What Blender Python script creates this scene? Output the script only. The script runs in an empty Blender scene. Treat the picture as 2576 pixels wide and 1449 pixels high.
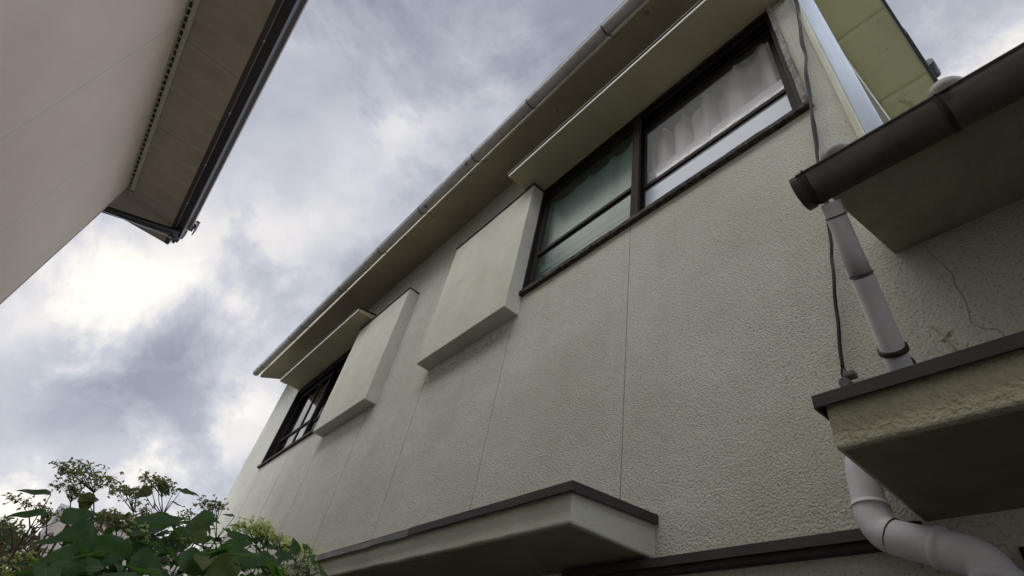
import bpy, bmesh, math, random
from mathutils import Vector, Matrix, noise
random.seed(7)
S = bpy.context.scene
C = S.collection
# ------------------------------------------------------------ camera
YAW, PIT, ROLL, F, CH = 0.546442, 0.734419, 0.235305, 1345.76, 1.6
def cam_axes():
    ca, sa, cb, sb, cc, sc = math.cos(YAW), math.sin(YAW), math.cos(PIT), math.sin(PIT), math.cos(ROLL), math.sin(ROLL)
    fwd = Vector((sa*cb, ca*cb, sb)); right = Vector((ca, -sa, 0)); up = right.cross(fwd)
    return right*cc + up*sc, up*cc - right*sc, fwd
RT, UP, FW = cam_axes()
cd = bpy.data.cameras.new('camera'); cam = bpy.data.objects.new('camera', cd); C.objects.link(cam)
mw = Matrix((RT, UP, -FW)).transposed().to_4x4(); mw.translation = Vector((0, 0, CH)); cam.matrix_world = mw
cd.sensor_width = 36; cd.lens = 36*F/2576; cd.clip_start = .05; cd.clip_end = 2000
S.camera = cam
def at(px, py, Y):                                   # photo position (2576 px wide) -> world point at distance Y along the alley
    v = RT*(px-1288) + UP*(724.5-py) + FW*F
    v = v*(Y/v.y); return Vector((v.x, v.y, v.z+CH))
# ------------------------------------------------------------ world
w = bpy.data.worlds.new('World'); S.world = w; w.use_nodes = True
nt = w.node_tree; nt.nodes.clear(); N = nt.nodes.new; L = nt.links.new
SUN_EL, SUN_AZ = math.radians(58), math.radians(-75)   # azimuth measured from +Y towards +X
def wmath(op, a, b=None, c=None):
    n = N('ShaderNodeMath'); n.operation = op
    for i, v in enumerate((a, b, c)):
        if v is None: continue
        if isinstance(v, (int, float)): n.inputs[i].default_value = v
        else: L(v, n.inputs[i])
    return n.outputs[0]
tc = N('ShaderNodeTexCoord'); sep = N('ShaderNodeSeparateXYZ'); L(tc.outputs['Generated'], sep.inputs[0])
zz = wmath('ADD', wmath('MAXIMUM', sep.outputs[2], 0), .8)
cmb = N('ShaderNodeCombineXYZ'); L(wmath('DIVIDE', sep.outputs[0], zz), cmb.inputs[0]); L(wmath('DIVIDE', sep.outputs[1], zz), cmb.inputs[1])
n1 = N('ShaderNodeTexNoise'); n1.inputs['Scale'].default_value = 3.6; n1.inputs['Detail'].default_value = 9; n1.inputs['Roughness'].default_value = .57; n1.inputs['Distortion'].default_value = .18
L(cmb.outputs[0], n1.inputs['Vector'])
n2 = N('ShaderNodeTexNoise'); n2.inputs['Scale'].default_value = 1.1; n2.inputs['Detail'].default_value = 3; L(cmb.outputs[0], n2.inputs['Vector'])
def blob(px, py, rad, amp):                          # a broad lighter or darker bank of cloud round a sky direction
    v = (RT*(px-1288) + UP*(724.5-py) + FW*F).normalized()
    d = N('ShaderNodeVectorMath'); d.operation = 'DISTANCE'; d.inputs[1].default_value = v; L(tc.outputs['Generated'], d.inputs[0])
    q = wmath('DIVIDE', d.outputs['Value'], rad); q = wmath('MULTIPLY', q, q)
    return wmath('MULTIPLY', wmath('POWER', 2.718, wmath('MULTIPLY', q, -1)), amp)
cov = wmath('ADD', wmath('MULTIPLY', wmath('SUBTRACT', n1.outputs[0], .5), 1.3), wmath('MULTIPLY', wmath('SUBTRACT', n2.outputs[0], .5), .5))
cov = wmath('ADD', cov, .47)
for b in [(80, 1000, .38, .16), (0, 800, .14, .2), (230, 770, .09, .22), (350, 720, .05, .16), (470, 640, .07, .14), (330, 1150, .06, .2), (150, 1200, .12, .16), (800, 560, .05, .08), (850, 420, .1, .03), (620, 640, .07, .12), (1250, 130, .3, -.1),
          (340, 990, .09, -.42), (470, 860, .05, -.1), (640, 900, .07, -.14), (520, 1010, .1, .06), (620, 330, .11, -.14), (2480, 100, .2, .1), (1000, 330, .06, .08), (900, 240, .12, -.12), (150, 1400, .12, .2), (560, 1100, .1, -.02)]:
    cov = wmath('ADD', cov, blob(*b))
n3 = N('ShaderNodeTexNoise'); n3.inputs['Scale'].default_value = 3.1; n3.inputs['Detail'].default_value = 12; n3.inputs['Roughness'].default_value = .6; n3.inputs['Distortion'].default_value = .35
mp = N('ShaderNodeVectorMath'); mp.operation = 'ADD'; mp.inputs[1].default_value = (3.7, 1.9, .4); L(cmb.outputs[0], mp.inputs[0]); L(mp.outputs[0], n3.inputs['Vector'])
edge = wmath('MINIMUM', wmath('MAXIMUM', wmath('MULTIPLY', wmath('SUBTRACT', n3.outputs[0], .47), 9), 0), 1)     # banks of thinner cloud with crisp broken edges
cov = wmath('ADD', cov, wmath('MULTIPLY', wmath('SUBTRACT', edge, .45), .36))
rmp = N('ShaderNodeValToRGB'); L(cov, rmp.inputs[0]); cr = rmp.color_ramp
cr.elements[0].position = 0; cr.elements[0].color = (.155, .172, .205, 1)
cr.elements[1].position = 1; cr.elements[1].color = (.76, .71, .64, 1)
for p, c in ((.25, (.225, .242, .282, 1)), (.45, (.305, .32, .362, 1)), (.65, (.41, .42, .46, 1)), (.82, (.58, .56, .55, 1))):
    e = cr.elements.new(p); e.color = c
sky = N('ShaderNodeTexSky'); sky.sky_type = 'NISHITA'; sky.sun_disc = False; sky.sun_elevation = SUN_EL; sky.sun_rotation = SUN_AZ
sm = N('ShaderNodeVectorMath'); sm.operation = 'SCALE'; sm.inputs['Scale'].default_value = .1; L(sky.outputs[0], sm.inputs[0])
mx = N('ShaderNodeMix'); mx.data_type = 'RGBA'; mx.inputs['Factor'].default_value = .94
L(sm.outputs[0], mx.inputs['A']); L(rmp.outputs[0], mx.inputs['B'])
bg = N('ShaderNodeBackground'); bg.inputs['Strength'].default_value = 1.0; L(mx.outputs['Result'], bg.inputs['Color'])
# added gain brightens the unseen sky, away from the view, to light the walls
dn = N('ShaderNodeVectorMath'); dn.operation = 'DOT_PRODUCT'; dn.inputs[1].default_value = FW; L(tc.outputs['Generated'], dn.inputs[0])
gain = wmath('ADD', wmath('MULTIPLY', wmath('MINIMUM', wmath('MAXIMUM', wmath('MULTIPLY', wmath('SUBTRACT', .60, dn.outputs['Value']), 1.6), 0), 1), 3.7), 1.0)
L(gain, bg.inputs['Strength'])
wo = N('ShaderNodeOutputWorld'); L(bg.outputs[0], wo.inputs[0])
sd = bpy.data.lights.new('sun', 'SUN'); sd.energy = 1.5; sd.angle = math.radians(50); sd.color = (1, .94, .86)
so = bpy.data.objects.new('sun', sd); C.objects.link(so)
sdir = Vector((math.sin(SUN_AZ)*math.cos(SUN_EL), math.cos(SUN_AZ)*math.cos(SUN_EL), math.sin(SUN_EL)))
so.rotation_euler = sdir.to_track_quat('Z', 'Y').to_euler(); so.location = (0, 0, 30)
S.view_settings.view_transform = 'Standard'; S.view_settings.look = 'None'; S.view_settings.exposure = .62; S.view_settings.gamma = 1
# ------------------------------------------------------------ materials
def mat(name, col, rough=.8, metal=0, spec=.4, var=None, vscale=6, bumps=(), spots=None, coat=0):
    """var: second colour mixed in by noise; bumps: list of (kind, scale, strength, distance)"""
    m = bpy.data.materials.new(name); m.use_nodes = True; t = m.node_tree; b = t.nodes['Principled BSDF']
    b.inputs['Base Color'].default_value = (*col, 1); b.inputs['Roughness'].default_value = rough; b.inputs['Metallic'].default_value = metal
    b.inputs['Specular IOR Level'].default_value = spec; b.inputs['Coat Weight'].default_value = coat
    g = t.nodes.new('ShaderNodeTexCoord')
    cur = None
    if var:
        n = t.nodes.new('ShaderNodeTexNoise'); n.inputs['Scale'].default_value = vscale; n.inputs['Detail'].default_value = 6; n.inputs['Roughness'].default_value = .65
        t.links.new(g.outputs['Object'], n.inputs['Vector'])
        r = t.nodes.new('ShaderNodeValToRGB'); r.color_ramp.elements[0].position = .35; r.color_ramp.elements[1].position = .68
        r.color_ramp.elements[0].color = (*col, 1); r.color_ramp.elements[1].color = (*var, 1)
        t.links.new(n.outputs[0], r.inputs[0]); cur = r.outputs[0]
    if spots:
        sc, thr, scol = spots
        n = t.nodes.new('ShaderNodeTexNoise'); n.inputs['Scale'].default_value = sc; n.inputs['Detail'].default_value = 4
        t.links.new(g.outputs['Object'], n.inputs['Vector'])
        r = t.nodes.new('ShaderNodeValToRGB'); r.color_ramp.elements[0].position = thr; r.color_ramp.elements[1].position = thr+.06
        t.links.new(n.outputs[0], r.inputs[0])
        x = t.nodes.new('ShaderNodeMix'); x.data_type = 'RGBA'
        t.links.new(r.outputs[0], x.inputs['Factor'])
        if cur: t.links.new(cur, x.inputs['A'])
        else: x.inputs['A'].default_value = (*col, 1)
        x.inputs['B'].default_value = (*scol, 1); cur = x.outputs['Result']
    if cur: t.links.new(cur, b.inputs['Base Color'])
    prev = None
    for kind, scale, st, dist in bumps:
        if kind == 'v':
            n = t.nodes.new('ShaderNodeTexVoronoi'); n.feature = 'SMOOTH_F1'; n.inputs['Scale'].default_value = scale; o = n.outputs['Distance']
        else:
            n = t.nodes.new('ShaderNodeTexNoise'); n.inputs['Scale'].default_value = scale; n.inputs['Detail'].default_value = 3
            n.inputs['Distortion'].default_value = .6 if kind == 'd' else 0; o = n.outputs[0]
        t.links.new(g.outputs['Object'], n.inputs['Vector'])
        bp = t.nodes.new('ShaderNodeBump'); bp.inputs['Strength'].default_value = st; bp.inputs['Distance'].default_value = dist
        t.links.new(o, bp.inputs['Height'])
        if prev: t.links.new(prev, bp.inputs['Normal'])
        prev = bp.outputs[0]
    if prev: t.links.new(prev, b.inputs['Normal'])
    return m
JOINTS = [1.22, 2.125, 3.08, 3.99, 4.90, 5.81, 6.72]
def stucco_wall():
    m = mat('stucco_wall', (.53, .54, .475), .95, spec=.15, var=(.46, .46, .395), vscale=1.6, spots=(120, .57, (.36, .35, .29)),
            bumps=(('n', 1.6, .5, .05), ('n', 5, .35, .02), ('n', 30, .3, .008), ('n', 155, .9, .0056), ('n', 230, .35, .002)))
    t = m.node_tree; b = t.nodes['Principled BSDF']; col = b.inputs['Base Color'].links[0].from_socket
    nrm = b.inputs['Normal'].links[0].from_socket
    g = t.nodes.new('ShaderNodeTexCoord'); s = t.nodes.new('ShaderNodeSeparateXYZ'); t.links.new(g.outputs['Object'], s.inputs[0])
    def M(op, a, b_=None, c=None):
        n = t.nodes.new('ShaderNodeMath'); n.operation = op
        for i, v in enumerate((a, b_, c)):
            if v is None: continue
            if isinstance(v, (int, float)): n.inputs[i].default_value = v
            else: t.links.new(v, n.inputs[i])
        return n.outputs[0]
    y, z = s.outputs[1], s.outputs[2]
    d = None
    for j in JOINTS:                                  # control joints cut down the render
        q = M('ABSOLUTE', M('SUBTRACT', y, j)); d = q if d is None else M('MINIMUM', d, q)
    up = M('GREATER_THAN', z, 2.16)
    jm = M('MULTIPLY', M('LESS_THAN', d, M('MULTIPLY', M('ADD', y, .4), .0016)), up)
    bp = t.nodes.new('ShaderNodeBump'); bp.inputs['Distance'].default_value = .006; bp.inputs['Strength'].default_value = .6; bp.invert = True
    t.links.new(M('SUBTRACT', 1, M('MINIMUM', M('DIVIDE', d, .0032), 1)), bp.inputs['Height']); t.links.new(nrm, bp.inputs['Normal']); t.links.new(bp.outputs[0], b.inputs['Normal'])
    x = t.nodes.new('ShaderNodeMix'); x.data_type = 'RGBA'; t.links.new(M('MULTIPLY', jm, .5), x.inputs['Factor']); t.links.new(col, x.inputs['A']); x.inputs['B'].default_value = (.16, .155, .13, 1)
    # brown mildew specks under the near shutter box and beside it
    nn = t.nodes.new('ShaderNodeTexNoise'); nn.inputs['Scale'].default_value = 75; nn.inputs['Detail'].default_value = 5; t.links.new(g.outputs['Object'], nn.inputs['Vector'])
    def box(v, a, b_, soft):
        lo = M('MULTIPLY', M('SUBTRACT', v, a), 1/soft); hi = M('MULTIPLY', M('SUBTRACT', b_, v), 1/soft)
        return M('MAXIMUM', M('MINIMUM', M('MINIMUM', lo, hi), 1), 0)
    mask = M('MULTIPLY', box(y, 2.1, 3.2, .12), box(z, 3.43, 3.68, .14))
    mask = M('ADD', mask, M('MULTIPLY', M('MULTIPLY', box(y, 3.3, 3.9, .2), box(z, 3.5, 4.9, .3)), .35))
    sp = M('MULTIPLY', M('MAXIMUM', M('MINIMUM', M('MULTIPLY', M('SUBTRACT', nn.outputs[0], .5), 9), 1), 0), mask)
    x2 = t.nodes.new('ShaderNodeMix'); x2.data_type = 'RGBA'; t.links.new(M('MULTIPLY', sp, .8), x2.inputs['Factor']); t.links.new(x.outputs['Result'], x2.inputs['A']); x2.inputs['B'].default_value = (.12, .085, .05, 1)
    # faint run-off streaks
    st = t.nodes.new('ShaderNodeTexNoise'); st.inputs['Scale'].default_value = 1; st.inputs['Detail'].default_value = 4
    cb = t.nodes.new('ShaderNodeCombineXYZ'); t.links.new(M('MULTIPLY', y, 14), cb.inputs[0]); t.links.new(M('MULTIPLY', z, .8), cb.inputs[1]); t.links.new(cb.outputs[0], st.inputs['Vector'])
    x3 = t.nodes.new('ShaderNodeMix'); x3.data_type = 'RGBA'; t.links.new(M('MULTIPLY', M('MAXIMUM', M('SUBTRACT', st.outputs[0], .5), 0), .45), x3.inputs['Factor'])
    t.links.new(x2.outputs['Result'], x3.inputs['A']); x3.inputs['B'].default_value = (.26, .25, .19, 1)
    t.links.new(x3.outputs['Result'], b.inputs['Base Color'])
    return m
M_ = {}
M_['stucco'] = stucco_wall()
M_['stucco_box'] = mat('stucco_panel', (.55, .548, .475), .88, spec=.2, var=(.48, .475, .40), vscale=5, bumps=(('n', 7, .2, .01), ('d', 110, .35, .003)), spots=(95, .63, (.40, .39, .32)))
M_['stucco_rough'] = mat('rough_stucco', (.52, .51, .385), .95, spec=.15, var=(.42, .41, .30), vscale=6, bumps=(('n', 8, .4, .02), ('n', 85, .95, .011), ('n', 170, .4, .003)))
M_['paint'] = mat('painted_board', (.50, .475, .33), .75, var=(.45, .43, .29), vscale=4, bumps=(('n', 30, .12, .003),), spots=(22, .72, (.28, .26, .18)))
M_['soffit'] = mat('brownish_soffit_board', (.43, .38, .27), .8, var=(.34, .30, .205), vscale=2.2, spots=(13, .66, (.2, .165, .11)))
M_['under'] = mat('shade_toned_underside', (.24, .22, .16), .9, var=(.17, .158, .115), vscale=5, bumps=(('n', 120, .4, .003),))  # darker tone stands in for the shade beneath the canopies
M_['hood'] = mat('hood_board', (.40, .37, .25), .8, var=(.34, .31, .20), vscale=3, spots=(25, .7, (.25, .22, .15)))
M_['lip'] = mat('cream_paint', (.74, .72, .62), .6, var=(.68, .66, .55), vscale=6)
M_['olive'] = mat('olive_board', (.52, .52, .32), .75, var=(.45, .45, .27), vscale=2.5, spots=(12, .66, (.33, .32, .18)))
M_['trim'] = mat('dark_sheet_metal', (.036, .027, .030), .6, spec=.35, var=(.05, .039, .041), vscale=7, bumps=(('n', 9, .2, .004),))
M_['trim_old'] = mat('dusty_sheet_metal', (.13, .11, .11), .6, spec=.4, var=(.22, .19, .18), vscale=5, bumps=(('n', 8, .35, .006),))
M_['wood'] = mat('dark_stained_wood', (.008, .0065, .0065), .7, spec=.2, var=(.016, .010, .008), vscale=9, bumps=(('n', 60, .3, .002),))
M_['wood_brown'] = mat('brown_window_wood', (.028, .014, .010), .75, spec=.15, var=(.010, .008, .007), vscale=14, bumps=(('n', 60, .3, .002),))
M_['wood_grey'] = mat('weathered_grey_wood', (.30, .28, .255), .85, var=(.07, .055, .046), vscale=26, bumps=(('n', 50, .6, .004),))
M_['sill'] = mat('peeling_sill_wood', (.014, .011, .010), .85, spec=.15, var=(.11, .095, .08), vscale=42, bumps=(('n', 50, .7, .005),))
M_['pvc'] = mat('weathered_grey_plastic', (.5, .5, .5), .55, spec=.4, var=(.36, .355, .335), vscale=5, spots=(9, .66, (.12, .11, .09)))
M_['copper'] = mat('dark_brown_gutter', (.052, .047, .043), .5, spec=.4, var=(.135, .12, .105), vscale=6, spots=(13, .62, (.03, .026, .022)))
M_['pipe'] = mat('pale_grey_pipe', (.67, .69, .745), .55, spec=.3, var=(.54, .555, .59), vscale=5, spots=(9, .66, (.40, .385, .36)))
M_['pipe_white'] = mat('white_blue_pipe', (.86, .90, .96), .8, spec=.1, var=(.82, .86, .92), vscale=3)
_t = M_['pipe_white'].node_tree; _n = _t.nodes.new('ShaderNodeBsdfTranslucent'); _n.inputs[0].default_value = (.8, .85, .92, 1); _m = _t.nodes.new('ShaderNodeMixShader'); _m.inputs[0].default_value = .65
_t.links.new(_t.nodes['Principled BSDF'].outputs[0], _m.inputs[1]); _t.links.new(_n.outputs[0], _m.inputs[2]); _t.links.new(_m.outputs[0], _t.nodes['Material Output'].inputs[0])
M_['black'] = mat('black_plastic', (.012, .012, .013), .5)
M_['ring'] = mat('dark_strap', (.03, .022, .02), .5)
M_['cable'] = mat('dark_cable', (.009, .010, .011), .7, spots=(40, .72, (.1, .1, .1)))
M_['grey_plastic'] = mat('grey_plastic', (.10, .10, .10), .55)
M_['tile'] = mat('smoked_roof_tile', (.30, .295, .27), .45, spec=.5, var=(.19, .185, .165), vscale=10, bumps=(('n', 40, .15, .002),))
M_['dark_room'] = mat('dark_interior', (.03, .03, .035), .9)
M_['white_strip'] = mat('bluish_white', (.62, .63, .68), .5)
M_['left_wall'] = mat('beige_siding', (.66, .575, .485), .85, var=(.60, .525, .44), vscale=1.5, bumps=(('n', 5, .25, .012), ('n', 110, .6, .004)), spots=(17, .79, (.27, .24, .2)))
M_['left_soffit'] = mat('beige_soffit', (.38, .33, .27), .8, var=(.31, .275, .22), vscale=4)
M_['left_vent'] = mat('vent_metal', (.5, .47, .42), .6)
M_['left_fascia'] = mat('brown_grey_fascia', (.06, .052, .05), .5, var=(.04, .035, .035), vscale=6)
M_['left_gutter'] = mat('dark_plum_gutter', (.016, .013, .02), .35, spec=.5)
M_['left_edge'] = mat('pale_roof_edge', (.33, .29, .30), .5)
M_['slate'] = mat('slate_roof', (.06, .06, .065), .7, bumps=(('n', 20, .4, .01),))
M_['ground'] = mat('concrete_ground', (.05, .047, .04), .95, var=(.035, .032, .027), vscale=1.2, bumps=(('n', 30, .5, .01),))
M_['far_wall'] = mat('pinkish_beige_render', (.42, .375, .335), .85, var=(.39, .35, .31), vscale=2)
M_['far_trim'] = mat('grey_corner_trim', (.45, .44, .42), .6)
def glass(name, tint, rough, bump=0, body=0, bodycol=(.4, .42, .46), ior=1.55):
    m = bpy.data.materials.new(name); m.use_nodes = True; t = m.node_tree; t.nodes.clear(); n = t.nodes.new; l = t.links.new
    o = n('ShaderNodeOutputMaterial'); tr = n('ShaderNodeBsdfTransparent'); tr.inputs[0].default_value = (*tint, 1)
    gl = n('ShaderNodeBsdfGlossy'); gl.inputs['Roughness'].default_value = rough; gl.inputs['Color'].default_value = (.96, .96, .96, 1)
    fr = n('ShaderNodeFresnel'); fr.inputs['IOR'].default_value = ior
    a = tr.outputs[0]
    if body:
        df = n('ShaderNodeBsdfDiffuse'); df.inputs[0].default_value = (*bodycol, 1); ms = n('ShaderNodeMixShader'); ms.inputs[0].default_value = body
        l(tr.outputs[0], ms.inputs[1]); l(df.outputs[0], ms.inputs[2]); a = ms.outputs[0]
    ge = n('ShaderNodeNewGeometry'); k = n('ShaderNodeMath'); k.operation = 'SUBTRACT'; k.inputs[0].default_value = 1; l(ge.outputs['Backfacing'], k.inputs[1])
    k2 = n('ShaderNodeMath'); k2.operation = 'MULTIPLY'; l(k.outputs[0], k2.inputs[0]); l(fr.outputs[0], k2.inputs[1])
    mx_ = n('ShaderNodeMixShader'); l(k2.outputs[0], mx_.inputs[0]); l(a, mx_.inputs[1]); l(gl.outputs[0], mx_.inputs[2]); l(mx_.outputs[0], o.inputs[0])
    if bump:
        g = n('ShaderNodeTexCoord'); no = n('ShaderNodeTexNoise'); no.inputs['Scale'].default_value = 28; no.inputs['Detail'].default_value = 3; l(g.outputs['Object'], no.inputs['Vector'])
        b = n('ShaderNodeBump'); b.inputs['Strength'].default_value = bump; b.inputs['Distance'].default_value = .01; l(no.outputs[0], b.inputs['Height']); l(b.outputs[0], gl.inputs['Normal']); l(b.outputs[0], fr.inputs['Normal'])
    return m
M_['glass'] = glass('clear_glass', (.9, .92, .93), .02, ior=2.0)
M_['glass_fig'] = glass('old_figured_glass', (.97, .97, .97), .03, .03, body=.05, bodycol=(.42, .43, .45), ior=1.3)
M_['glass_frost'] = glass('frosted_glass', (.8, .83, .86), .4, .25, body=.88, bodycol=(.54, .62, .71), ior=1.3)
M_['glass_green'] = glass('greenish_glass', (.70, .81, .79), .2, 0, body=.1, bodycol=(.19, .25, .24), ior=1.2)
def leafmat(name, c1, c2, trans=.35):
    m = mat(name, c1, .55, spec=.25, var=c2, vscale=9)
    t = m.node_tree; b = t.nodes['Principled BSDF']; o = t.nodes['Material Output']
    tl = t.nodes.new('ShaderNodeBsdfTranslucent'); tl.inputs[0].default_value = (c2[0]*2.2, c2[1]*2.6, c2[2]*1.1, 1)
    ms = t.nodes.new('ShaderNodeMixShader'); ms.inputs[0].default_value = trans
    t.links.new(b.outputs[0], ms.inputs[1]); t.links.new(tl.outputs[0], ms.inputs[2]); t.links.new(ms.outputs[0], o.inputs[0])
    return m
def clothmat(name, c):
    m = mat(name, c, .9); t = m.node_tree; b = t.nodes['Principled BSDF']; o = t.nodes['Material Output']
    tl = t.nodes.new('ShaderNodeBsdfTranslucent'); tl.inputs[0].default_value = (*c, 1)
    ms = t.nodes.new('ShaderNodeMixShader'); ms.inputs[0].default_value = .35
    t.links.new(b.outputs[0], ms.inputs[1]); t.links.new(tl.outputs[0], ms.inputs[2]); t.links.new(ms.outputs[0], o.inputs[0]); return m
M_['leaf'] = leafmat('dark_green_leaf', (.028, .066, .024), (.05, .10, .03), .38)
M_['leaf_yellow'] = leafmat('yellowing_leaf', (.03, .06, .015), (.11, .10, .03), .3)
M_['leaf_light'] = leafmat('mid_green_leaf', (.03, .07, .022), (.045, .095, .03), .35)
M_['leaf_dry'] = leafmat('dry_brown_leaf', (.09, .055, .04), (.16, .11, .08), .2)
M_['flower_brown'] = leafmat('faded_flower', (.17, .13, .105), (.25, .24, .14), .35)
M_['flower_green'] = leafmat('green_flower', (.28, .31, .13), (.46, .46, .27), .4)
M_['flower_cream'] = leafmat('cream_flower', (.5, .48, .38), (.34, .36, .22), .2)
M_['stem'] = mat('dark_stem', (.035, .032, .022), .7)
M_['bark'] = mat('brown_bark', (.09, .06, .045), .9, bumps=(('n', 60, .6, .005),))
M_['curtain'] = clothmat('white_curtain', (.80, .79, .76))
M_['curtain_green'] = clothmat('pale_green_curtain', (.34, .42, .39))
# ------------------------------------------------------------ mesh helpers
def BM(): return bmesh.new()
def box(b, x0, x1, y0, y1, z0, z1, bev=0, jit=0, seg=0):
    t = bmesh.new(); vs = [t.verts.new((x, y, z)) for x in (x0, x1) for y in (y0, y1) for z in (z0, z1)]
    for f in ((0, 1, 3, 2), (4, 6, 7, 5), (0, 4, 5, 1), (2, 3, 7, 6), (0, 2, 6, 4), (1, 5, 7, 3)): t.faces.new([vs[i] for i in f])
    finish(t, b, bev, jit, seg)
def finish(t, b, bev=0, jit=0, seg=0):
    bmesh.ops.recalc_face_normals(t, faces=t.faces)
    if seg:
        es = [e for e in t.edges if e.calc_length() > seg]
        for e in es:
            if e.is_valid: bmesh.ops.subdivide_edges(t, edges=[e], cuts=max(1, int(e.calc_length()/seg)))
        bmesh.ops.triangulate(t, faces=[f for f in t.faces if len(f.verts) > 4])
    if bev:
        es = [e for e in t.edges if len(e.link_faces) == 2 and e.calc_face_angle(0) > .6]
        bmesh.ops.bevel(t, geom=es, offset=bev, segments=2, affect='EDGES', profile=.5)
    if jit:
        for v in t.verts:
            v.co += Vector(noise.noise_vector(v.co*9))*jit + Vector(noise.noise_vector(v.co*37))*jit*.6
    me = bpy.data.meshes.new('t'); t.to_mesh(me); t.free(); b.from_mesh(me); bpy.data.meshes.remove(me)
def prism(b, prof, y0, y1, bev=0, jit=0, seg=0, z_slope=0):
    """profile in (x,z) swept along y"""
    t = bmesh.new(); n = len(prof)
    k = max(1, int(abs(y1-y0)/seg)) if seg else 1
    rows = [[t.verts.new((x, y0+(y1-y0)*i/k, z+z_slope*i/k)) for x, z in prof] for i in range(k+1)]
    for r0, r1 in zip(rows, rows[1:]):
        for i in range(n): t.faces.new((r0[i], r0[(i+1) % n], r1[(i+1) % n], r1[i]))
    t.faces.new(rows[0]); t.faces.new(rows[-1][::-1])
    finish(t, b, bev, jit)
def hexa(b, pts, bev=0):
    t = bmesh.new(); vs = [t.verts.new(p) for p in pts]
    for f in ((0, 1, 2, 3), (7, 6, 5, 4), (0, 4, 5, 1), (1, 5, 6, 2), (2, 6, 7, 3), (3, 7, 4, 0)): t.faces.new([vs[i] for i in f])
    finish(t, b, bev)
def smooth_path(pts, n=6):
    pts = [Vector(p) for p in pts]; out = []
    for i in range(len(pts)-1):
        p0 = pts[max(i-1, 0)]; p1 = pts[i]; p2 = pts[i+1]; p3 = pts[min(i+2, len(pts)-1)]
        for k in range(n):
            t = k/n; out.append(.5*((2*p1)+(p2-p0)*t+(2*p0-5*p1+4*p2-p3)*t*t+(3*p1-p0-3*p2+p3)*t**3))
    out.append(pts[-1]); return out
def tube(b, pts, r, seg=10, caps=True):
    pts = [Vector(p) for p in pts]; n = len(pts); rs = r if isinstance(r, (list, tuple)) else [r]*n
    if len(rs) != n: rs = [rs[0]+(rs[-1]-rs[0])*i/(n-1) for i in range(n)]
    rows = []; ref = None
    for i, p in enumerate(pts):
        d = (pts[min(i+1, n-1)]-pts[max(i-1, 0)]).normalized()
        if ref is None: ref = d.orthogonal().normalized()
        ref = (ref-d*ref.dot(d)).normalized(); o = d.cross(ref)
        rows.append([b.verts.new(p+(ref*math.cos(a)+o*math.sin(a))*rs[i]) for a in (math.tau*k/seg for k in range(seg))])
    for r0, r1 in zip(rows, rows[1:]):
        for k in range(seg):
            f = b.faces.new((r0[k], r0[(k+1) % seg], r1[(k+1) % seg], r1[k])); f.smooth = True
    if caps: b.faces.new(rows[0][::-1]); b.faces.new(rows[-1])
def obj(name, b, m, parent=None, label=None, smooth=False):
    me = bpy.data.meshes.new(name); b.to_mesh(me); b.free()
    ms = m if isinstance(m, (list, tuple)) else [m]
    for q in ms: me.materials.append(M_[q] if isinstance(q, str) else q)
    if smooth:
        for p in me.polygons: p.use_smooth = True
    o = bpy.data.objects.new(name, me); C.objects.link(o)
    if parent: o.parent = parent
    if label: o['label'] = label
    return o
def tag(o, label, cat, group=None):
    o['label'] = label; o['category'] = cat
    if group: o['group'] = group
    return o
def thing(name, loc, label, cat, group=None):
    o = bpy.data.objects.new(name, None); C.objects.link(o); o['base'] = tuple(loc); o.empty_display_size = .2
    return tag(o, label, cat, group)
# ------------------------------------------------------------ setting
b = BM(); box(b, -150, 150, -150, 150, -.3, 0); g = obj('ground', b, 'ground'); g['kind'] = 'structure'
# ============================================================ main house
house = thing('house', (1.35, 4, 0), 'two storey house clad in pale grey-green rough stucco, filling the right side', 'house')
W = 1.35
def wall_sheet(ys, zs, skip):
    b = BM(); ny, nz = len(ys), len(zs)
    ok = lambda i, j: 0 <= i < ny-1 and 0 <= j < nz-1 and (i, j) not in skip
    for side, x in ((0, W), (1, W+.15)):
        V = {}
        for i in range(ny):
            for j in range(nz): V[i, j] = b.verts.new((x, ys[i], zs[j]))
        for i in range(ny-1):
            for j in range(nz-1):
                if ok(i, j): b.faces.new((V[i, j], V[i+1, j], V[i+1, j+1], V[i, j+1])[::(-1 if side == 0 else 1)][::-1] if 0 else (V[i, j], V[i, j+1], V[i+1, j+1], V[i+1, j])[::(1 if side == 0 else -1)])
        if side == 0: A = V
    for i in range(ny-1):
        for j in range(nz-1):
            if not ok(i, j): continue
            for di, dj, p, q in ((-1, 0, (i, j), (i, j+1)), (1, 0, (i+1, j), (i+1, j+1)), (0, -1, (i, j), (i+1, j)), (0, 1, (i, j+1), (i+1, j+1))):
                if not ok(i+di, j+dj): b.faces.new((A[p], A[q], V[q], V[p]))
    bmesh.ops.remove_doubles(b, verts=[v for v in b.verts if not v.link_faces] or b.verts[:0], dist=0)
    for v in [v for v in b.verts if not v.link_faces]: b.verts.remove(v)
    bmesh.ops.recalc_face_normals(b, faces=b.faces)
    return b
ys = [-2.6, -1.6, .165, .24, .29, 2.10, 4.95, 6.86, 7.90]
zs = [0, .9, 2.08, 2.90, 3.785, 4.865, 5.6]
skip = {(0, 3), (0, 4), (0, 5), (1, 3), (1, 4), (1, 5), (4, 4), (6, 4), (1, 1), (2, 1)}
wb = wall_sheet(ys, zs, skip)
wall = obj('wall', wb, 'stucco', house)
b = BM(); box(b, W+.152, 1.9, .165, .315, 2.9, 5.6); box(b, 3.6, 8, .165, .315, 2.9, 5.6); box(b, 1.9, 3.6, .165, .315, 2.9, 3.8); box(b, 1.9, 3.6, .165, .315, 5.2, 5.6); box(b, W+.152, 8, 7.75, 7.9, 0, 5.6); box(b, 7.85, 8, .32, 7.74, 0, 5.6)  # unseen opening added in the side wall to light the curtains from behind
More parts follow.
